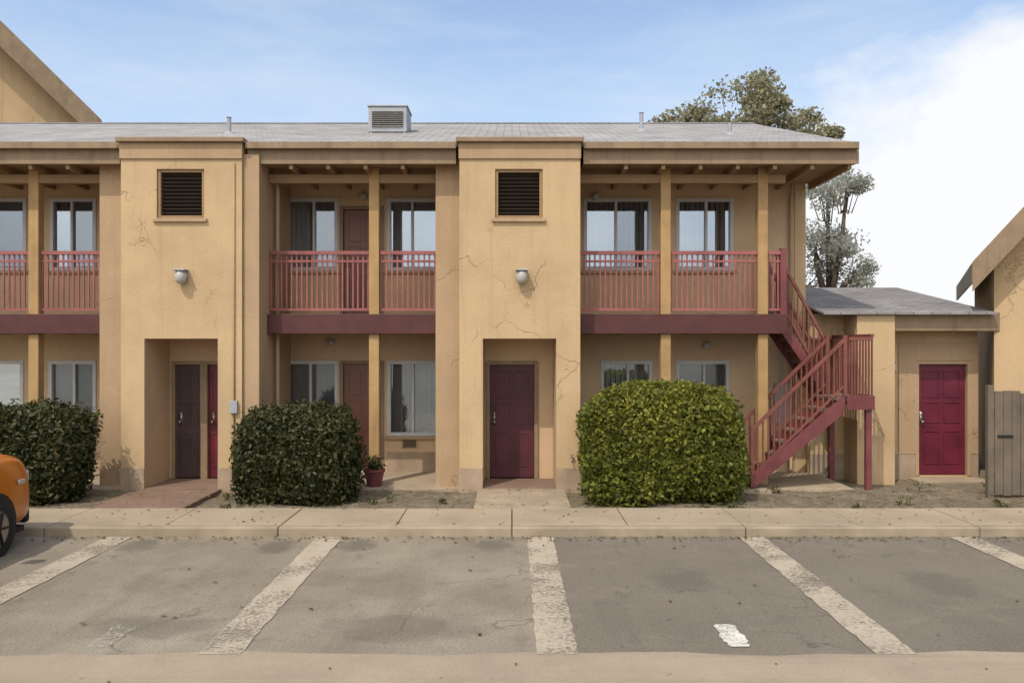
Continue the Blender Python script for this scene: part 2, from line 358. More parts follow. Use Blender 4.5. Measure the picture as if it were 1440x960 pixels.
# leaf scatter ---------------------------------------------------
def leaf_quads(P,Nn,size,aspect=.55,jit=.9):
    n=len(P); d=Nn+RNG.normal(0,jit,(n,3)); d/=np.linalg.norm(d,axis=1,keepdims=True)
    t=np.cross(d,RNG.normal(0,1,(n,3))); t/=np.linalg.norm(t,axis=1,keepdims=True); b=np.cross(d,t)
    s=(size*RNG.uniform(.45,1.6,n))[:,None]
    V=np.stack([P-t*s,P-b*s*aspect+d*s*.12,P+t*s,P+b*s*aspect+d*s*.12],1).reshape(-1,3); return V
def quads_obj(name,V,mat,parent):
    me=bpy.data.meshes.new(name); n=len(V)//4
    me.vertices.add(len(V)); me.vertices.foreach_set('co',V.astype(np.float32).ravel())
    me.loops.add(len(V)); me.loops.foreach_set('vertex_index',np.arange(len(V),dtype=np.int32))
    me.polygons.add(n); me.polygons.foreach_set('loop_start',np.arange(0,len(V),4,dtype=np.int32)); me.polygons.foreach_set('loop_total',np.full(n,4,dtype=np.int32))
    me.update(calc_edges=True); me.materials.append(M[mat]); o=bpy.data.objects.new(name,me); COL.objects.link(o)
    if parent is not None: attach(o,parent)
    return o
def lump(D,seed,k=9,amp=.16):
    r=np.random.default_rng(seed); c=r.normal(0,1,(k,3)); c/=np.linalg.norm(c,axis=1,keepdims=True); a=r.uniform(-1,1,k) if k>100 else r.uniform(-.5,1,k)
    w=np.exp(-((1-D@c.T)*(r.uniform(40,160,k) if k>100 else r.uniform(3,14,k)))); return 1+amp*(w@a)
def shrub(label,x0,x1,yc,dy,h,mat,n,size,power,seed,sprigs=0,group=None,sprig_mat=None):
    cx=(x0+x1)/2; hx=(x1-x0)/2; t=thing('shrub',label,'shrub',(cx,yc,.06),group)
    # stems
    st=MB()
    for i in range(9):
        bx=cx+hx*random.uniform(-.65,.65); by=yc+dy*random.uniform(-.4,.4); tx=bx+random.uniform(-.3,.3)
        st.tube([(bx,by,.02),((bx+tx)/2+.03,by,.3*h),(tx,by+random.uniform(-.1,.1),.75*h)],[.022,.016,.006],6)
    st.build('stems','bark',t)
    D=RNG.normal(0,1,(n,3)); D/=np.linalg.norm(D,axis=1,keepdims=True)
    q=np.sum(np.abs(D)**power,1)**(-1/power); rad=q*lump(D,seed,34,.17)*lump(D,seed+50,160,.09)
    depth=1-np.abs(RNG.normal(0,.10,n)); depth=np.where(RNG.random(n)<.13,1+RNG.uniform(0,.09,n),depth)
    P=D*(rad*depth)[:,None]; P=P*np.array([hx,dy,h/2])*.96+np.array([cx,yc,h/2+.05])
    P[:,2]=np.maximum(P[:,2],.03+RNG.random(n)*.05)
    gr_=np.random.default_rng(seed+9); gc=gr_.normal(0,1,(9,3)); gc[:,1]=-abs(gc[:,1]); gc/=np.linalg.norm(gc,axis=1,keepdims=True)
    hole=np.max(np.exp(-((1-D@gc.T)*gr_.uniform(60,220,9))),1); keep=RNG.random(n)>hole*.8; P=P[keep]; D=D[keep]; n=len(P)
    V=[leaf_quads(P,D*.8,size)]; VS=[]
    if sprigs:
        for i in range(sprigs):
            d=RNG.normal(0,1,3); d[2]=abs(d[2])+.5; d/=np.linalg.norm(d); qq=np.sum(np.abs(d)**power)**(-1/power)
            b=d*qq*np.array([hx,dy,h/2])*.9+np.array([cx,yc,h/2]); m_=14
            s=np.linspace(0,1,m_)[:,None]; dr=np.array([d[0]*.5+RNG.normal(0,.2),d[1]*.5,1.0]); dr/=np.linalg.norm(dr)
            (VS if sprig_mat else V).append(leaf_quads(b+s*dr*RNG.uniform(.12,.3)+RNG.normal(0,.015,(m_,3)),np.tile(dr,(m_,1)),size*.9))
    o=quads_obj('foliage',np.concatenate(V),mat,t)
    Pd=P[RNG.random(n)<.012]; quads_obj('dead_leaves',leaf_quads(Pd*1.0,RNG.normal(0,1,Pd.shape),size*.9),'dryleaf',t)
    if VS: quads_obj('top_sprigs',np.concatenate(VS),sprig_mat,t)
    # inner twig mass keeps the middle from being hollow
    Di=RNG.normal(0,1,(n//3,3)); Di/=np.linalg.norm(Di,axis=1,keepdims=True)
    qi=np.sum(np.abs(Di)**power,1)**(-1/power)*RNG.uniform(.45,.8,n//3)
    Pi=Di*qi[:,None]*np.array([hx,dy,h/2])+np.array([cx,yc,h/2+.05])
    quads_obj('inner_foliage',leaf_quads(Pi,Di,size*2.2),mat,t)
    return t
shrub('tall dark green hedge left of the left stair tower, behind the orange car',-8.5,-6.52,12.15,.52,1.40,'leaf_dark',36000,.033,4.5,3,110,'hedges in the planting bed')
shrub('dark green hedge to the right of the left stair tower',-4.12,-2.46,12.15,.52,1.40,'leaf_dark',36000,.033,4.5,11,110,'hedges in the planting bed')
shrub('big rounded bright yellow-green shrub below the right balcony',1.10,3.48,12.3,.75,1.70,'leaf_bright',62000,.033,2.9,5,1900,None,'leaf_sprig')

# fallen leaves, weeds in the bed
Pl=np.stack([RNG.uniform(-12,9,2600),RNG.uniform(11.42,13,2600),np.full(2600,.115)+RNG.uniform(0,.02,2600)],1)
Pk=np.stack([RNG.uniform(-12,10,900),10.15-np.abs(RNG.normal(0,.12,900)),np.full(900,.012)+RNG.uniform(0,.01,900)],1)
Ps=np.stack([RNG.uniform(-12,10,260),RNG.uniform(10.3,11.4,260),np.full(260,.128)],1)
Pa=np.stack([RNG.uniform(-7,7,90),RNG.uniform(5.5,10,90),np.full(90,.014)],1)
lo=quads_obj('leaf_litter',leaf_quads(np.concatenate([Pl,Pk,Ps,Pa]),np.tile([0,0,3.],(2600+900+260+90,1)),.02,.6,.6),'dryleaf',None); lo['kind']='stuff'
Pw=[]
for i in range(46):
    x,y=random.uniform(-12,9.5),random.choice([random.uniform(11.42,12.9),11.43,12.86]); m_=40; s=random.uniform(.06,.16)
    if -6.3<x<-4.5 or -.75<x<1.0: continue
    Pw.append(np.stack([RNG.normal(x,s*.6,m_),RNG.normal(y,s*.4,m_),.09+RNG.random(m_)*s],1))
Pw=np.concatenate(Pw); wo=quads_obj('low_weeds',leaf_quads(Pw,np.tile([0,0,1.],(len(Pw),1)),.035,.3,1),'weed',None); wo['kind']='stuff'

# ---------------------------------------------------------------- main building
B=thing('apartment_building','long two-storey tan stucco apartment building with two stair towers and maroon balconies','building',(-3,14.5,0))
YT,YB,YR=12.9,14.8,13.5            # tower front, back wall, railing line
XL,XR=-12.6,5.25
F2=2.95; ZE=5.42
SC=1120/YB
def px(p,y=YB): return (p-720)*y/1120
# openings in the recessed wall: (x0,x1,z0,z1,kind)
wins=[]; doors=[]
def W(a,b,z0,z1,k='blind'): wins.append((px(a),px(b),z0,z1,k))
W(-52,36,3.85,5.16); W(72,134,3.85,5.16,'curtain'); W(404,474,3.85,5.16,'curtain'); W(546,618,3.85,5.16); W(822,915,3.85,5.16); W(952,1030,3.85,5.16)
W(-52,32,.95,2.14); W(70,134,.95,2.14,'curtain'); W(404,474,.95,2.14,'curtain'); W(546,620,.78,2.14); W(846,916,.95,2.14); W(952,1024,.95,2.14,'curtain')
for a,b in ((478,540),(-130,-66)):
    doors.append((px(a),px(b),F2+.02,F2+2.08)); doors.append((px(a),px(b),.11,2.16))
holes=[w[:4] for w in wins]+doors
MB().wall(XL,XR,.0,5.75,YB,YB+.22,holes).build('wall','inner',B)
eg=MB(); eg.box(XR-.001,XR+.2,YB-.02,22.3,0,5.75); eg.box(XL-.2,XL,YB-.02,22.3,0,5.75); eg.box(XL,XR,22.1,22.3,0,5.75)
eg.each('end_wall','stucco',B)
def window(x0,x1,z0,z1,kind,y=YB,parent=B):
    fr=MB(); t=.045; yf=y-.018; yb=y+.11
    fr.box(x0-.02,x1+.02,yf,yb,z1-t,z1+.02); fr.box(x0-.02,x1+.02,yf,yb,z0-.02,z0+t)
    fr.box(x0-.02,x0+t,yf,yb,z0+t+.001,z1-t-.001); fr.box(x1-t,x1+.02,yf,yb,z0+t+.001,z1-t-.001)
    xm=(x0+x1)/2+random.choice((-.03,.03)); fr.box(xm-.022,xm+.022,yf+.01,yb,z0+t+.001,z1-t-.001)
    w=fr.build('window','white',parent,bevel=.004)
    MB().box(x0-.07,x1+.07,y-.06,y-.019,z0-.075,z0-.022).build('sill','stucco_trim',w,bevel=.006)
    MB().add([(x0+t-.01,y+.05,z0+t-.01),(x1-t+.01,y+.05,z0+t-.01),(x1-t+.01,y+.05,z1-t+.01),(x0+t-.01,y+.05,z1-t+.01)],[(0,1,2,3)]).build('pane','glass',w)
    bl=MB(); n=max(6,int((x1-x0)/.09)); yy=y+.17
    if kind=='blind':
        for i in range(n):
            c=x0+(i+.5)*(x1-x0)/n; a=R(28+random.uniform(-4,4)); hw=.05
            bl.add([(c-hw*math.cos(a),yy-hw*math.sin(a),z0),(c+hw*math.cos(a),yy+hw*math.sin(a),z0),(c+hw*math.cos(a),yy+hw*math.sin(a),z1),(c-hw*math.cos(a),yy-hw*math.sin(a),z1)],[(0,1,2,3)])
        bl.build('blind','blind',w)
    else:
        m_=60; xs=np.linspace(x0-.02,x1+.02,m_); ys=yy+.02*np.sin(xs*55)
        bl.add([(x,q,z0) for x,q in zip(xs,ys)]+[(x,q,z1) for x,q in zip(xs,ys)],[(i,i+1,m_+i+1,m_+i) for i in range(m_-1)]); bl.build('curtain','curtain',w,smooth=True)
    if kind!='blind' or x1-x0>1.15: MB().add([(xm+.02,y+.03,z0+t),(x1-t,y+.03,z0+t),(x1-t,y+.03,z1-t),(xm+.02,y+.03,z1-t)],[(0,1,2,3)]).build('insect_screen','screen',w)
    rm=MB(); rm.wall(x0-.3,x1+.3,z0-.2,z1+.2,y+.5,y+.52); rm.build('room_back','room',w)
for w in wins: window(*w)
def door(x0,x1,z0,z1,mat,y=YB+.06,parent=B,frame='brown'):
    fr=MB(); t=.06
    fr.box(x0-.005,x0+t,y-.075,y+.06,z0,z1); fr.box(x1-t,x1+.005,y-.075,y+.06,z0,z1); fr.box(x0+t+.001,x1-t-.001,y-.075,y+.06,z1-t,z1)
    d=MB(); d.box(x0+t+.004,x1-t-.004,y,y+.045,z0+.01,z1-t-.004)
    o=d.build('door',mat,parent,bevel=.004)
    pm=MB(); wd=x1-x0-2*t
    for zz0,zz1 in ((.10,.40),(.47,.66),(.70,.94)):
        for k in (0,1):
            a=x0+t+wd*(.12+.42*k); b=a+wd*.34; za=z0+(z1-z0-t)*zz0; zb=z0+(z1-z0-t)*zz1
            pm.box(a,b,y-.012,y-.001,za,za+.02); pm.box(a,b,y-.012,y-.001,zb-.02,zb); pm.box(a,a+.02,y-.012,y-.001,za+.021,zb-.021); pm.box(b-.02,b,y-.012,y-.001,za+.021,zb-.021)
    pm.build('panel_moulding',mat,o,bevel=.003)
    fr.build('frame',frame,o,bevel=.004)
    hx=x0+t+.075; h=MB(); h.box(hx-.03,hx+.03,y-.006,y-.0005,z0+.92,z0+1.17); h.tube([(hx,y-.002,z0+.98),(hx,y-.03,z0+.98),(hx,y-.05,z0+.98),(hx,y-.075,z0+.98)],[.026,.014,.03,.022],12); h.tube([(hx,y-.002,z0+1.12),(hx,y-.02,z0+1.12)],[.026,.022],12)
    h.build('handle','metal',o,smooth=True); return o
for d in doors: door(*d,'door_brown')

# towers
TW=[(-6.335,-4.375,-6.88),(-.852,1.105,-1.275)]
def tower(x0,x1,xs):
    cx=(x0+x1)/2; top=5.72
    dh=(cx-.60,cx+.59,.10,2.555); uh=(cx-.40,cx+.37,4.50,5.30)
    MB().wall(x0,x1,.0,top,YT,YT+.2,[dh,uh]).build('tower_wall','stucco',B,bevel=.008)
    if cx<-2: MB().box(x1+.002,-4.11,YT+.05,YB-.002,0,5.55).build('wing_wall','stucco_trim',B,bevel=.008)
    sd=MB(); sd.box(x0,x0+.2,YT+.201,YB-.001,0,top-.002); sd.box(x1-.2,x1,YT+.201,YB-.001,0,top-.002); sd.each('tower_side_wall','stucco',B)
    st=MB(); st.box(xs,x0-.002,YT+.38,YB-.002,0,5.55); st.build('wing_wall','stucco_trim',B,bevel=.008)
    pl=MB()
    for a,b in ((x0-.014,dh[0]-.002),(dh[1]+.002,x1+.014)): pl.box(a,b,YT-.016,YT-.0015,.06,.46)
    pl.each('plinth','plinth',B)
    cp=MB(); cp.box(x0-.05,x1+.05,YT-.10,YT+.6,top+.001,top+.075); cp.build('tower_cap','brown',B,bevel=.008)
    tr=MB(); tr.box(x0-.012,x1+.012,YT-.03,YT-.0015,top-.26,top-.001); tr.build('top_band','stucco_trim',B,bevel=.005)  # band of darker tan just below the cap
    # doorway recess
    yb=YT+.95
    rc=MB(); rc.box(dh[0]-.12,dh[0]-.001,YT+.2,yb+.1,.08,2.7); rc.box(dh[1]+.001,dh[1]+.12,YT+.2,yb+.1,.08,2.7); rc.box(dh[0],dh[1],YT+.201,yb+.1,2.556,2.7)
    rc.build('doorway_reveal','inner',B)
    dw=(dh[0]+.03,dh[0]+.92) if cx>-2 else (dh[0]+.05,dh[1]-.02)
    MB().wall(dh[0]+.002,dh[1]-.002,.1,2.554,yb,yb+.09,[(dw[0],dw[1],.1,2.17)]).build('doorway_back_wall','inner',B)
    MB().box(dh[0]+.002,dh[1]-.002,YT+.005,yb-.002,.0,.135).build('doorstep','step',B,bevel=.01)
    if cx<-2: # double leaves, left one darker and greyer
        m_=(dw[0]+dw[1])/2; door(dw[0],m_-.003,.136,2.17,'door_grey',yb+.03)['label']='dark grey-brown door leaf'; door(m_+.003,dw[1],.136,2.17,'door',yb+.03)['label']='wine red door leaf'
    else: door(dw[0],dw[1],.136,2.17,'door_dark',yb+.03)
    # upper louvred opening
    fr=MB(); a,b,c,d=uh
    fr.box(a+.001,a+.05,YT+.03,YT+.17,c+.001,d-.001); fr.box(b-.05,b-.001,YT+.03,YT+.17,c+.001,d-.001); fr.box(a+.051,b-.051,YT+.03,YT+.17,d-.05,d-.001); fr.box(a+.051,b-.051,YT+.03,YT+.17,c+.001,c+.05)
    v=fr.build('louvred_vent','soffit',B,bevel=.004)
    lv=MB(); z=c+.08
    while z<d-.07: lv.bar((a+.052,YT+.10,z),(b-.052,YT+.10,z),.075,.012,(0,.62,.78)); z+=.062
    lv.build('louvre_slats','dark',v); MB().box(a+.05,b-.05,YT+.175,YT+.19,c+.05,d-.05).build('vent_backing','dark',v)
    MB().box(a-.05,b+.05,YT-.045,YT-.001,c-.06,c-.004).build('vent_sill','stucco_trim',v,bevel=.006)
    # wall lamp
    lx=cx+.03; lz=3.55
    lm=MB().box(lx-.09,lx+.09,YT-.03,YT-.0015,lz-.02,lz+.12).build('wall_lamp','greypaint',B,bevel=.008)
    MB().tube([(lx,YT-.10,lz+.09),(lx,YT-.10,lz+.02),(lx,YT-.10,lz-.06),(lx,YT-.10,lz-.11)],[.075,.095,.085,.05],16).build('lamp_shade','lampglass',lm,smooth=True)
    MB().box(lx-.10,lx+.10,YT-.2,YT-.031,lz+.092,lz+.115).build('lamp_hood','greypaint',lm,bevel=.006)
for t_ in TW: tower(*t_)

# roof, fascia, soffit
ye,yr,zr=13.02,18.6,7.62; ze=5.76
rf=MB(); xl,xr=XL-.5,5.62
th=.07
rf.prism([(ye,ze),(yr,zr),(24.1,ze),(24.1,ze-th),(yr,zr-th),(ye,ze-th)],'x',xl,xr)
rf.build('roof','shingle',B)
rc=MB(); rc.prism([(yr-.16,zr-.04),(yr,zr+.025),(yr+.16,zr-.04)],'x',xl,xr); rc.build('ridge_cap','shingle_low',B)
# gable triangle at right end
MB().prism([(13.3,5.752),(22.25,5.752),(yr,zr-.1)],'x',XR-.001,XR+.19).build('gable_wall','stucco',B)
segs=[(xl,TW[0][0]-.06),(TW[0][1]+.06,TW[1][0]-.06),(TW[1][1]+.06,xr)]
fa=MB()
for a,b in segs: fa.box(a,b,ye-.03,ye+.02,ZE-.02,ze-.02)
fa.each('fascia','brown',B,bevel=.006)
gts=[MB() for _ in segs]
for gt,(a,b) in zip(gts,segs): gt.box(a,b,ye-.13,ye-.032,ze-.13,ze-.115); gt.box(a,b,ye-.135,ye-.125,ze-.128,ze-.02)
[gt.build('gutter','brown',B,bevel=.004) for gt in gts]
rk=MB(); rk.prism([(ye-.03,ZE-.02),(ye-.03,ze-.02),(yr,zr-.02),(yr,zr-.36)],'x',xr+.001,xr+.04); rk.build('rake_board','brown',B)
so=MB()
for a,b in segs: so.box(a+.01,b-.01,ye+.021,YB-.001,ZE+.02,ZE+.05)
so.each('soffit','soffit',B)
rb=MB(); x=xl+.3
while x<xr-.1:
    if not any(t0-.7<x<t1+.15 for t0,t1,_ in TW): rb.box(x,x+.06,ye+.022,YB-.002,ZE-.09,ZE+.0195)
    x+=.61
rb.each('rafter_tail','soffit',B)

# balconies
bays=[(XL,TW[0][2]-.002,[(px(51,YR))]),(-4.108,TW[1][2]-.002,[px(527,YR)]),(TW[1][1]+.002,4.62,[px(935,YR),px(1071,YR)])]
def railing(a,b,y,zf,parent,name='railing',gap=.088):
    m=MB(); m.box(a,b,y-.035,y+.035,zf+1.03,zf+1.09); m.box(a,b,y-.02,y+.02,zf+.08,zf+.12); m.box(a,b,y-.018,y+.018,zf+.90,zf+.935)
    n=max(2,int((b-a)/gap))
    for i in range(n+1):
        x=a+.02+(b-a-.04)*i/n
        e_=random.gauss(0,.003); m.bar((x+random.gauss(0,.002),y+e_*.5,zf+.119),(x+e_,y-e_*.5,zf+1.031),.025,.022,(0,1,0))
    return m.build(name,'rail',parent)
for bi,(a,b,posts) in enumerate(bays):
    MB().box(a,b,YR-.10,YB-.001,F2-.16,F2).build('balcony_floor','concrete',B)
    MB().box(a,b,YR-.145,YR-.101,F2-.31,F2+.02).build('balcony_fascia','maroon_dark',B,bevel=.006)
    jo=MB(); x=a+.25
    while x<b-.1: jo.box(x,x+.05,YR-.10,YB-.002,F2-.30,F2-.161); x+=.6
    jo.each('joist','soffit',B)
    cuts=[a]+posts+[b]
    for i in range(len(cuts)-1):
        l=cuts[i]+(.09 if i else .01); r_=cuts[i+1]-(.09 if i<len(cuts)-2 else .01); railing(l,r_,YR,F2,B)
    for p in posts:
        MB().box(p-.085,p+.085,YR-.085,YR+.085,F2+.001,ZE+.018).build('upper_post','wood',B,bevel=.01)
        MB().box(p-.085,p+.085,YR-.085,YR+.085,.1,F2-.312).build('lower_post','wood',B,bevel=.01)
    MB().box(a,b,YR-.07,YR+.07,ZE-.24,ZE-.091).build('header_beam','soffit',B,bevel=.01)
    pb=MB(); hs=sorted([d for d in doors if d[2]<1 and a<d[0]<b]); x=a
    for h in hs: pb.box(x,h[0]-.06,YB-.018,YB-.0015,.1,.46); x=h[1]+.06
    pb.box(x,b,YB-.018,YB-.0015,.1,.46); pb.each('plinth','plinth',B)
# end return of the balcony rail by the stair head
rr=MB(); nw=MB(); rr.box(4.55,4.62,14.64,YB-.01,F2+1.03,F2+1.09)
for i in range(1): rr.box(4.575,4.597,14.70,14.722,F2+.001,F2+1.029)
nw.box(4.54,4.64,14.585,14.64,F2+.001,F2+1.14); nw.box(4.54,4.64,YR-.04,YR+.04,F2+.021,F2+1.14); r2=MB(); r2.box(4.55,4.62,YR+.04,13.79,F2+1.03,F2+1.09); r2.box(4.565,4.605,YR+.04,13.79,F2+.06,F2+.12)
for i in range(6): r2.box(4.575,4.597,YR+.06+.045*i,YR+.08+.045*i,F2+.121,F2+1.029)
r2.build('end_railing','maroon',B); rr.build('end_railing','maroon',B); nw.each('newel_post','maroon',B)
# downspouts and small wall fittings
dsp=MB()
for x,y in ((-4.03,YR+.2),(5.16,YB-.06)):
    dsp.tube([(x,y-.12,ZE+.1),(x,y-.05,ZE-.15),(x,y,ZE-.3),(x,y,1.5),(x,y,.16),(x,y-.1,.12)],.032,10)
dsp.each('downspout','stucco_trim',B,smooth=True)
for (x,z) in ((-3.35,2.5),(-2.75,5.2),(1.55,5.2),(3.6,2.45)):
    l_=MB().tube([(x,YB-.001,z),(x,YB-.03,z)],[.07,.07],14).build('porch_lamp','greypaint',B,smooth=False)
    MB().tube([(x,YB-.031,z),(x,YB-.09,z),(x,YB-.13,z)],[.062,.07,.03],14).build('lamp_globe','lampglass',l_,smooth=True)
mt=MB(); mt.box(4.85,5.12,YB-.14,YB-.002,1.0,1.75); mb=mt.build('meter_box','greypaint',B,bevel=.01)
MB().tube([(4.98,YB-.07,1.751),(4.98,YB-.07,4.2)],.022,8).build('conduit','greypaint',mb)
for i,(xv,zv) in enumerate(((-1.9,.62),(1.4,.62))):
    vb=MB().box(xv-.15,xv+.15,YB-.022,YB-.0185 if zv<.5 else YB-.0015,zv-.08,zv+.08).build('wall_vent','stucco_trim',B,bevel=.003)
    q=MB()
    for k in range(5): q.box(xv-.12,xv+.12,YB-.03,YB-.0225,zv-.06+.027*k,zv-.045+.027*k)
    q.build('vent_louvre','dark',vb)
cx_=TW[0][1]-.12
cd=MB(); cd.tube([(cx_,YT-.02,.5),(cx_,YT-.02,5.4)],.012,8); cd.build('conduit','stucco_trim',B,smooth=True)
jb=MB().box(cx_-.06,cx_+.06,YT-.06,YT-.0015,1.35,1.55).build('junction_box','greypaint',B,bevel=.006)
hb=MB(); hb.tube([(TW[1][1]-.14,YT-.001,.62),(TW[1][1]-.14,YT-.07,.62),(TW[1][1]-.14,YT-.09,.57)],.014,8); hb.tube([(TW[1][1]-.14,YT-.06,.62),(TW[1][1]-.14,YT-.06,.67),(TW[1][1]-.14,YT-.06,.68)],[.006,.006,.03],10); hb.build('hose_tap','metal',B,smooth=True)
pot=thing('flower_pot','dark red-brown pot beside the ground floor door right of the dark hedge','plant pot',(-2.3,13.2,.1))
pp=MB(); pp.tube([(-2.3,13.3,.101),(-2.3,13.3,.33),(-2.3,13.3,.345),(-2.3,13.3,.385),(-2.3,13.3,.3851)],[.115,.165,.185,.185,.15],20); pp.build('pot','maroon',pot,smooth=False)
Pp=.7*RNG.normal(0,1,(260,3))*np.array([.10,.10,.08])+np.array([-2.3,13.3,.46]); pl_=quads_obj('plant',leaf_quads(Pp,np.tile([0,0,1.],(260,1)),.04,.35),'leaf_dark',pot)

# ---------------------------------------------------------------- staircase
ST=thing('staircase','maroon metal switchback outdoor stair at the right end of the building','staircase',(5.2,13.5,0))
ya,yb=12.95,13.72; yc,yd=13.80,14.55; XA,XB=3.88,5.42; ZL=1.60; XLand=5.86; XU=4.64
def flight(x0,z0,x1,z1,y0,y1,n):
    for i in range(n):
        t=(i+.5)/n; x=x0+(x1-x0)*t; z=z0+(z1-z0)*(i+1)/n; d=abs(x1-x0)/n/2+.012
        MB().box(x-d,x+d,y0+.041,y1-.041,z-.05,z-.0).build('tread','step',ST,bevel=.005)
        xr_=x-d if x1>x0 else x+d; MB().box(xr_-.01+.022*(1 if x1>x0 else -1),xr_+.01+.022*(1 if x1>x0 else -1),y0+.042,y1-.042,z-(z1-z0)/n+.0,z-.051).build('riser','riser',ST)
    for y in (y0,y1-.04):
        sg=1 if x1>x0 else -1
        MB().prism([(x0,z0-.02),(x0,z0+.22),(x1,z1+.05),(x1,z1-.24)] if True else [], 'y',y,y+.04).build('stringer','maroon',ST)
def slope_rail(x0,z0,x1,z1,y,name='handrail'):
    m=MB(); H=.95
    m.bar((x0,y,z0+H),(x1,y,z1+H),.05,.05); m.bar((x0,y,z0+.2),(x1,y,z1+.2),.03,.035)
    n=max(3,int(abs(x1-x0)/.085))
    for i in range(1,n):
        t=i/n; x=x0+(x1-x0)*t; z=z0+(z1-z0)*t; m.box(x-.012,x+.012,y-.012,y+.012,z+.2,z+H-.02)
    for x,z in ((x0,z0),(x1,z1)): m.box(x-.03,x+.03,y-.03,y+.03,z+.02,z+H+.06)
    return m.build(name,'stair_rail',ST)
flight(XA,.10,XB,ZL,ya,yb,8); flight(XB,ZL,XU,F2,yc,yd,7)
slope_rail(XA+.03,.12,XB,ZL,ya+.02); slope_rail(XA+.03,.12,XB,ZL,yb-.02)
slope_rail(XB,ZL,XU+.04,F2,yc+.02); slope_rail(XB,ZL,XU+.04,F2,yd-.02)
MB().box(XB+.02,XLand,ya,yd,ZL-.06,ZL).build('landing','step',ST,bevel=.006)
lf=MB(); lf.box(XB+.02,XLand,ya-.03,ya-.001,ZL-.2,ZL+.03); lf.box(XLand+.001,XLand+.03,ya-.03,yd,ZL-.2,ZL+.03); lf.box(XB+.02,XLand,yd+.001,yd+.03,ZL-.2,ZL+.03); lf.build('landing_fascia','maroon',ST,bevel=.004)
for x,y in ((XLand-.05,ya+.05),(XLand-.05,yd-.05)):
    MB().box(x-.045,x+.045,y-.045,y+.045,.0,ZL-.061).build('support_post','maroon',ST,bevel=.004)
m=MB()
for y in (ya,yd):
    m.box(XB+.05,XLand,y-.025,y+.025,ZL+.93,ZL+.98)
    for i in range(8): x=XB+.1+i*(XLand-XB-.1)/7.2; m.box(x-.012,x+.012,y-.012,y+.012,ZL,ZL+.929)
m.box(XLand-.02,XLand+.03,ya,yd,ZL+.981,ZL+1.03)
for i in range(15): y=ya+.03+i*(yd-ya-.06)/14; m.box(XLand-.007,XLand+.017,y-.012,y+.012,ZL,ZL+.98)
m.build('landing_rail','stair_rail',ST)
MB().box(XA-.55,XA+.3,12.8,13.74,-.1,.115).build('stair_pad','concrete',ST,bevel=.01)

# ---------------------------------------------------------------- low building at right
LB=thing('low_building','single-storey tan building with grey roof and wine red door behind the stair','building',(8.5,17.5,0))
YL=14.6; a,b=5.462,8.54
dx0,dx1=px(1292,YL)-.06,px(1360,YL)+.06
MB().wall(a,b,0,3.02,YL,YL+.2,[(dx0,dx1,.06,2.16)]).build('wall','stucco',LB)
s_=MB(); s_.box(a,a+.2,YL+.201,20.8,0,3.015); s_.box(b-.2,b,YL+.201,20.8,0,3.015); s_.box(a+.201,b-.201,20.6,20.8,0,3.015); s_.each('side_wall','stucco',LB)
d_=door(dx0,dx1,.062,2.16,'door',YL+.06,LB,'stucco_trim')
pt=MB(); pt.box(dx0-.32,dx0-.002,YL-.02,YL-.0015,.46,2.5); pt.box(dx1+.002,b-.002,YL-.02,YL-.0015,.46,2.5); pt.box(dx0-.001,dx1+.001,YL-.02,YL-.0015,2.165,2.5); pt.each('door_surround','stucco_trim',LB,bevel=.004)
pl=MB(); pl.box(a-.01,dx0-.01,YL-.016,YL-.0015,-.02,.455); pl.box(dx1+.01,b,YL-.016,YL-.0015,-.02,.455); pl.each('plinth','plinth',LB)
MB().prism([(13.95,3.02),(17.6,3.72),(21.2,3.02),(21.2,2.985),(17.6,3.66),(13.95,2.985)],'x',a+.005,b-.03).build('roof','shingle_low',LB)
MB().box(px(1258,14.05)+.003,b+.1,14.1,14.149,2.70,3.03).build('fascia','brown',LB,bevel=.005)
MB().box(px(1258,14.05)+.003,b+.1,14.151,YL-.001,2.76,2.79).build('soffit','soffit',LB)
MB().prism([(YL,3.02),(20.8,3.02),(17.6,3.6)],'x',a+.01,a+.19).build('gable_wall','stucco',LB)
MB().box(dx0-.15,dx1+.15,YL-.45,YL-.02,-.1,.03).build('doorstep','concrete',LB,bevel=.01)
lm=MB().box(dx0-.5,dx0-.38,YL-.03,YL-.021,1.95,2.15).build('wall_lamp','black',LB); MB().tube([(dx0-.44,YL-.09,2.12),(dx0-.44,YL-.09,1.98)],[.05,.04],12).build('lamp_shade','lampglass',lm)
MB().box(6.08,px(1258,14.05),14.03,YL-.002,-.02,2.98).build('projecting_wall','stucco',LB,bevel=.008)
st=sheet('side_yard',5.4,30,13.2,14.6,-.008,'soil')

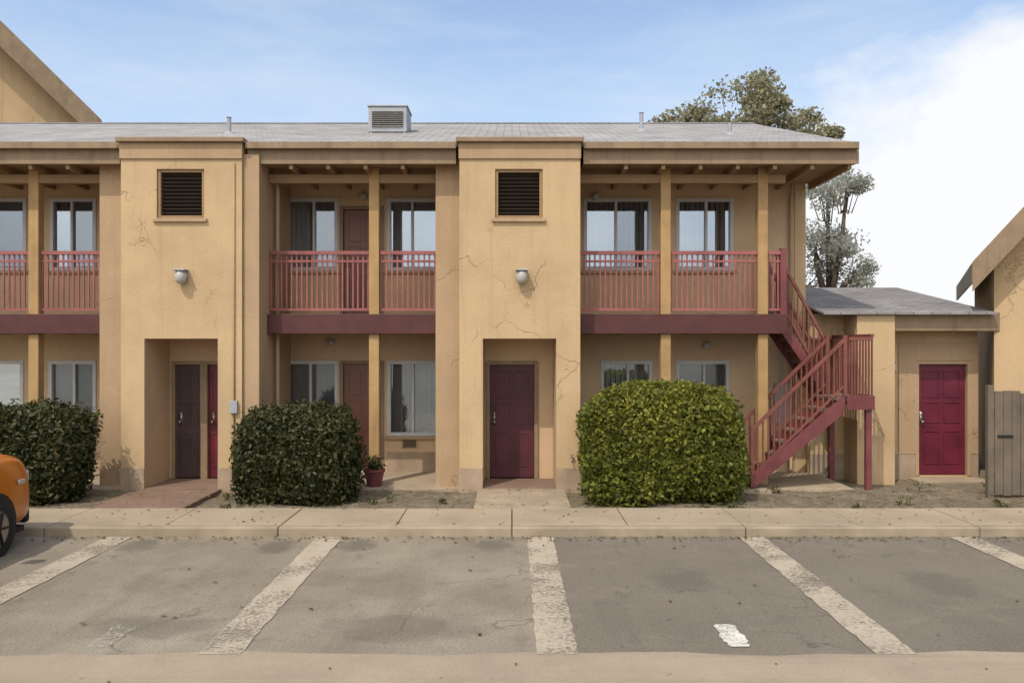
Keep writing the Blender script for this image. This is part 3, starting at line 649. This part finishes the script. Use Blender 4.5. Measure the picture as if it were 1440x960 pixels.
# ---------------------------------------------------------------- right foreground building (steep gable)
RB=thing('gabled_house','tan stucco building with a steep brown-edged gable cut by the right edge','building',(10.4,14,0))
def gable_building(root,x0,x1,y0,y1,zE,slope,wallmat,holes=(),rake=.2,oh=.45):
    xm=(x0+x1)/2; zp=zE+slope*(x1-x0)/2
    MB().wall(x0,x1,-.02,zE,y0,y0+.2,holes).build('wall','stucco',root)
    s_=MB(); s_.box(x0,x0+.2,y0+.201,y1,-.02,zE); s_.box(x1-.2,x1,y0+.201,y1,-.02,zE); s_.each('side_wall','stucco',root)
    MB().prism([(x0+.001,zE+.001),(x1-.001,zE+.001),(xm,zp)],'y',y0,y0+.19).build('gable_wall','stucco',root)
    o=.34; t=.12; n=math.hypot(1,slope)
    for sg,nm in ((-1,'l'),(1,'r')):
        xe=xm+sg*((x1-x0)/2+o); zz=zE-slope*o
        poly=[(xe,zz),(xm,zp),(xm,zp+t*n),(xe,zz+t*n)]
        MB().prism(poly,'y',y0-oh,y1+.3).build('roof','shingle_low',root)
        poly2=[(xe-sg*-.02,zz-rake*n),(xm,zp-rake*n),(xm,zp+t*n+.02),(xe-sg*-.02,zz+t*n+.02)]
        MB().prism(poly2,'y',y0-oh-.05,y0-oh-.002).build('rake_board','brown',root,bevel=.006)
        MB().prism([(xe+sg*.03,zz-.15),(xe,zz-.15),(xe,zz+t*n),(xe+sg*.03,zz+t*n)],'y',y0-oh,y1+.3).build('eave_board','brown',root)
xw=px(1398,14.15)
RB.location=(xw,14.15,0); ORG[RB.name]=(xw,14.15,0)
gable_building(RB,xw,xw+5.4,14.15,14.15+5.5,4.10,1.2,'stucco',[(xw+2.0,xw+3.2,1.0,2.1)])
window(xw+2.0,xw+3.2,1.0,2.1,'curtain',14.15,RB)
MB().box(xw-.012,xw+5.4,14.134,14.1485,-.02,.45).build('plinth','plinth',RB)
RB.rotation_euler.z=R(-27)
# weathered gate beside it
GT=thing('wooden_gate','weathered grey-brown wooden gate leaning on posts at the right edge','gate',(8.2,12.6,0))
GT['label']='weathered grey-brown board gate in front of the gabled building at right'
gp=MB(); x=7.58
while x<9.2:
    gp.box(x,x+.125,12.5,12.522,.08+random.uniform(0,.02),1.72+random.uniform(-.03,.03)); x+=.137
gp.build('boards','gatewood',GT,bevel=.003)
gr=MB(); gr.box(7.56,9.24,12.523,12.565,.35,.45); gr.box(7.56,9.24,12.523,12.565,1.35,1.45); gr.each('rail','gatewood',GT)
for x in (7.47,9.25): MB().box(x,x+.09,12.49,12.58,-.05,1.82).build('post','gatewood',GT,bevel=.006)
MB().box(7.62,7.86,12.485,12.499,1.0,1.04).build('latch','black',GT)

# left background gable
GL=thing('gabled_building','taller tan building with a steep brown gable behind the roof at upper left','building',(-17,27,0))
def at(p,q,y): return ((p-720)*y/1120, 2.45-(q-485)*y/1120)
xe,zE=at(136,166,25.0)
GL.location=(xe-.25,25,0); ORG[GL.name]=(xe-.25,25,0)
gable_building(GL,xe-9.0,xe-.25,25.0,33,zE-.05,.98,'stucco',(),.42,.7)
GL.rotation_euler.z=R(27)
# rooftop cooler
AC=thing('rooftop_cooler','grey boxy evaporative cooler standing on the grey shingle roof','cooler',(-2.7,15.6,6.6))
x0,_=at(518,0,15.3); x1,_=at(572,0,15.3); zb=6.42; zt=2.45+(485-150)*15.3/1120
MB().box(x0,x1,15.3,15.95,zb+.12,zt).build('cabinet','greypaint',AC,bevel=.015)
lv=MB(); z=zb+.22
while z<zt-.1: lv.bar((x0+.07,15.285,z),(x1-.07,15.285,z),.03,.008,(0,.6,.8)); z+=.04
lv.build('louvres','metal',AC)
MB().box(x0-.02,x1+.02,15.28,15.97,zt+.001,zt+.03).build('lid','greypaint',AC,bevel=.006)
for x in (x0+.03,x1-.07):
    for y,zz in ((15.31,6.38),(15.9,6.6)): MB().box(x,x+.04,y,y+.04,zz,zb+.119 if y<15.5 else zb+.3).build('leg','metal',AC)
for i,(xp,yp,h) in enumerate(((-5.4,15.2,.3),(2.6,16.0,.35),(4.1,15.0,.22))):
    zz=ze+(yp-ye)*(zr-ze)/(yr-ye); v_=MB(); v_.tube([(xp,yp,zz-.05),(xp,yp,zz+h),(xp,yp,zz+h+.001)],[.04,.04,.055],12); v_.tube([(xp,yp,zz-.04),(xp,yp,zz+.03)],[.12,.05],12)
    v_.build('vent_pipe','greypaint',B,smooth=False)

# ---------------------------------------------------------------- trees
def tree(label,base,h,crown,n,size,mat,seed,group=None,clump=.5):
    x,y,z=base; t=thing('tree',label,'tree',base,group); r=random.Random(seed); g=np.random.default_rng(seed)
    tr=MB(); tips=[]
    top=Vector((x+r.uniform(-.2,.2),y,h*.55)); tr.tube([(x,y,z-.2),(x+.1,y,h*.25),top],[.2,.15,.1],9)
    for (cx,cy,cz,rx,ry,rz) in crown:
        e=Vector((cx,cy,cz)); mid=top.lerp(e,.5)+Vector((r.uniform(-.3,.3),r.uniform(-.3,.3),.2)); tr.tube([top,mid,e],[.11,.075,.035],8)
        for k in range(7):
            d=Vector((r.gauss(0,1)*rx,r.gauss(0,1)*ry,r.gauss(0,1)*rz))*.55; e2=e+d*.85; tr.tube([mid.lerp(e,.6),(e+mid)/2+d*.4,e2],[.026,.017,.007],6); tips.append((e2,max(rx,rz)))
    tr.build('trunk','bark',t,smooth=True)
    P=[]; per=n//max(1,len(tips))
    for e2,s in tips:
        k=int(per*r.uniform(.5,1.4)); c=clump*r.uniform(.6,1.25)
        q=g.normal(0,1,(k,3)); q/=np.linalg.norm(q,axis=1,keepdims=True); q*=(g.random(k)**.45)[:,None]
        P.append(np.array(e2)+q*np.array([c,c,c*.75]))
    P=np.concatenate(P); quads_obj('crown',leaf_quads(P,np.tile([0,0,.6],(len(P),1)),size),mat,t); return t
def T(p,q,y): a=at(p,q,y); return a[0],a[1]
yt=27
def crn(pts,y): 
    out=[]
    for p,q,r_ in pts: a=at(p,q,y); s=r_*y/1120; out.append((a[0],y+random.uniform(-.8,.8),a[1],s,s,s*.8))
    return out
tree('olive brown leafy tree topping the roof right of centre, tallest of the trees',(T(1070,0,yt)[0],yt,0),9,
     crn([(1085,140,34),(1060,165,45),(1105,175,40),(1000,165,40),(965,178,34),(1150,185,36),(1040,200,50),(1100,220,50),(1160,215,30)],yt),17000,.068,'leaf_tree',21,'trees behind the building',.62)
ys=24
tree('pale grey-green sparse tree beside the right end of the roof',(T(1165,0,ys)[0],ys,0),6.5,
     crn([(1150,290,34),(1180,330,30),(1160,370,40),(1195,390,26),(1140,340,36),(1130,400,40),(1185,265,18)],ys),10500,.046,'leaf_pale',33,'trees behind the building',.5)

# ---------------------------------------------------------------- orange car (nose towards the building)
def car():
    C_=thing('parked_car','orange car parked nose-in at the left edge in front of the dark hedge','car',(-6.88,7.6,0))
    X0,X1=-7.76,-5.92; xc=(X0+X1)/2; hw=(X1-X0)/2; YF=9.98; LEN=4.3
    # cross-sections along length: u=distance from nose
    prof=[(0,.34,.98,.86),(.06,.26,1.08,.93),(.25,.22,1.15,.985),(.7,.2,1.18,1.0),(1.25,.2,1.19,1.0),(1.9,.2,1.17,1.0),(3.0,.2,1.12,1.0),(3.9,.22,1.12,.98),(4.18,.28,1.05,.94),(4.3,.36,.9,.84)]
    ring=18; v=[]; f=[]
    for (u,zb,zt,k) in prof:
        for i in range(ring):
            a=2*math.pi*i/ring; ca,sa=math.cos(a),math.sin(a); e=.32
            xx=math.copysign(abs(ca)**e,ca)*hw*k; zz=math.copysign(abs(sa)**e,sa)
            if zz>0: xx*=1-.07*zz
            v.append((xc+xx,YF-u,(zb+zt)/2+zz*(zt-zb)/2))
    for j in range(len(prof)-1):
        for i in range(ring): f.append((j*ring+i,j*ring+(i+1)%ring,(j+1)*ring+(i+1)%ring,(j+1)*ring+i))
    f.append(tuple(range(ring))); f.append(tuple((len(prof)-1)*ring+i for i in range(ring))[::-1])
    b=MB().add(v,f).build('body','car',C_,smooth=True); sm=b.modifiers.new('sub','SUBSURF'); sm.levels=1; sm.render_levels=2
    # cabin
    gp=[(1.05,1.12),(1.75,1.60),(2.3,1.68),(3.6,1.65),(4.1,1.10)]
    cb=MB(); hwb,hwt=.80,.62; n=len(gp); vv=[]
    for s_ in(-1,1):
        for (u,z) in gp: k=hwb if z<1.2 else hwt; vv.append((xc+s_*k,YF-u,z))
    ff=[tuple(range(n)),tuple(range(n,2*n))[::-1]]+[(i,n+i,n+(i+1)%n,(i+1)%n) for i in range(n)]
    cb.add(vv,ff).build('cabin_glass','black',C_,bevel=.03)
    rt=MB(); rt.box(xc-.6,xc+.6,YF-3.55,YF-1.85,1.655,1.705); rt.build('roof','car',C_,bevel=.03)
    pl=MB()
    for s_ in(-1,1):
        for (p,q) in (((1.05,1.12),(1.75,1.60)),((2.75,1.08),(2.75,1.64)),((4.1,1.10),(3.6,1.65))):
            pl.bar((xc+s_*.81,YF-p[0],p[1]),(xc+s_*.625,YF-q[0],q[1]),.07,.07)
    pl.each('pillar','car',C_,bevel=.015)
    for s_ in(-1,1):
        for u in (.86,3.42):
            w=MB(); wx=xc+s_*(hw-.085); w.tube([(wx-.11,YF-u,.33),(wx-.10,YF-u,.33),(wx+.10,YF-u,.33),(wx+.11,YF-u,.33)],[.29,.33,.33,.29],28)
            wh=w.build('wheel','rubber',C_,smooth=False); r_=MB(); r_.tube([(wx+s_*.112,YF-u,.33),(wx+s_*.122,YF-u,.33)],[.215,.19],24); r_.build('rim','metal',wh); sp_=MB(); [sp_.bar((wx+s_*.126,YF-u,.33),(wx+s_*.126,YF-u+.20*math.cos(q),.33+.20*math.sin(q)),.05,.012) for q in np.linspace(0,2*math.pi,6)[:5]]; sp_.build('spokes','black',wh)
            ar=MB(); ar.tube([(wx-s_*.05,YF-u,.36),(wx+s_*.089,YF-u,.36)],[.39,.39],28); ar.build('wheel_arch','black',C_)
        MB().box(xc+s_*.60-.20,xc+s_*.60+.20,YF-.16,YF+.002,.74,.90).build('headlight','lampglass',C_,bevel=.03)
        MB().box(xc+s_*.68-.12,xc+s_*.68+.12,YF-4.33,YF-4.24,.78,.95).build('tail_light','door',C_,bevel=.02)
        MB().box(xc+s_*(hw-.01),xc+s_*(hw+.006),YF-.42,YF-.30,.78,.83).build('side_marker','lampglass',C_,bevel=.004)
        MB().box(xc+s_*(hw-.02),xc+s_*(hw+.004),YF-4.0,YF-1.30,.30,.36).build('sill_trim','black',C_,bevel=.004)
        MB().box(xc+s_*(hw-.03),xc+s_*(hw+.002),YF-1.352,YF-1.345,.40,1.06).build('door_gap','black',C_)
        mi=MB(); mi.box(xc+s_*.98-.09,xc+s_*.98+.09,YF-1.75,YF-1.62,1.1,1.24); mi.build('wing_mirror','car',C_,bevel=.03)
    MB().box(xc-.8,xc+.8,YF-.08,YF+.015,.24,.42).build('bumper','black',C_,bevel=.04)
    MB().box(xc-.38,xc+.38,YF-.06,YF-.0,.55,.66).build('grille','black',C_,bevel=.02)
    MB().box(xc-.82,xc+.82,YF-4.2,YF-.15,.17,.24).build('underbody','black',C_)
car()

# ---------------------------------------------------------------- light, sky, camera
sun_az,sun_el=R(-148),R(54)   # azimuth clockwise from +Y: behind the camera, to its left
d=Vector((math.sin(sun_az)*math.cos(sun_el),math.cos(sun_az)*math.cos(sun_el),math.sin(sun_el)))
sl=bpy.data.lights.new('sun','SUN'); sl.energy=2.55; sl.angle=R(.5); sl.color=(1,.92,.80)
so_=bpy.data.objects.new('sun',sl); COL.objects.link(so_); so_.location=(-20,-30,40); so_.rotation_euler=d.to_track_quat('Z','Y').to_euler()
w=bpy.data.worlds.new('World'); S.world=w; w.use_nodes=True; nt=w.node_tree; bg=nt.nodes['Background']
sk=N(nt,'ShaderNodeTexSky'); sk.sky_type='NISHITA'; sk.sun_disc=False; sk.sun_elevation=sun_el; sk.sun_rotation=sun_az; sk.dust_density=.6; sk.air_density=1.0
tc=N(nt,'ShaderNodeTexCoord'); dirn=tc.outputs['Generated']
def wnoise(scale,stretch,detail=7,rough=.58,off=(0,0,0)):
    mp=N(nt,'ShaderNodeMapping'); mp.inputs['Scale'].default_value=stretch; mp.inputs['Location'].default_value=off; L(nt,dirn,mp.inputs[0])
    n=N(nt,'ShaderNodeTexNoise'); n.inputs['Scale'].default_value=scale; n.inputs['Detail'].default_value=detail; n.inputs['Roughness'].default_value=rough; L(nt,mp.outputs[0],n.inputs['Vector']); return n.outputs['Fac']
def lobe(dv,a,b):
    dp=N(nt,'ShaderNodeVectorMath',operation='DOT_PRODUCT'); L(nt,dirn,dp.inputs[0]); dp.inputs[1].default_value=Vector(dv).normalized()
    mr=N(nt,'ShaderNodeMapRange'); L(nt,dp.outputs['Value'],mr.inputs[0]); mr.inputs[1].default_value=a; mr.inputs[2].default_value=b; return mr.outputs[0]
puff=math_(nt,'ADD',math_(nt,'MULTIPLY',lobe((.57,1,.165),.966,.997),.62),math_(nt,'MULTIPLY',wnoise(6.5,(1,1,1.6),10,.6),.95))
c1=grey(nt,puff,.66,.98)
wisp=grey(nt,wnoise(3.2,(1,1,4.5),8,.62,(3,1,0)),.40,.80)
low=N(nt,'ShaderNodeSeparateXYZ'); L(nt,dirn,low.inputs[0])
veil=N(nt,'ShaderNodeMapRange'); L(nt,low.outputs['Z'],veil.inputs[0]); veil.inputs[1].default_value=.50; veil.inputs[2].default_value=.10
wm=math_(nt,'ADD',math_(nt,'MULTIPLY',wisp,.50),math_(nt,'MULTIPLY',veil.outputs[0],.66))
col=mix(nt,math_(nt,'MINIMUM',wm,.9),mix(nt,1.0,sk.outputs[0],(1.28,1.32,1.34),'MULTIPLY'),(4.6,5.25,6.1))
back=math_(nt,'ADD',math_(nt,'MULTIPLY',lobe((-.2,-.9,.9),.45,.97),.75),math_(nt,'MULTIPLY',wnoise(2.5,(1,1,2.0),8,.6,(5,2,3)),.6))  # added bright sky patch behind the camera, unseen, fills the facade shade
col=mix(nt,grey(nt,back,.5,.9),col,(13.5,13.3,13.0))
col=mix(nt,c1,col,(6.3,6.35,6.5))
L(nt,col,bg.inputs[0]); bg.inputs[1].default_value=.13
cam=bpy.data.cameras.new('camera'); co=bpy.data.objects.new('camera',cam); COL.objects.link(co)
co.location=(0,0,2.45); co.rotation_euler=(R(90),0,0); cam.sensor_width=36; cam.lens=28; cam.shift_y=.0035; cam.clip_end=3000
S.camera=co; S.cycles.diffuse_bounces=8; S.cycles.max_bounces=14; S.render.resolution_x=1024; S.render.resolution_y=682
v=S.view_settings; v.view_transform='Standard'; v.look='None'; v.exposure=.25; v.gamma=1; v.use_curve_mapping=False
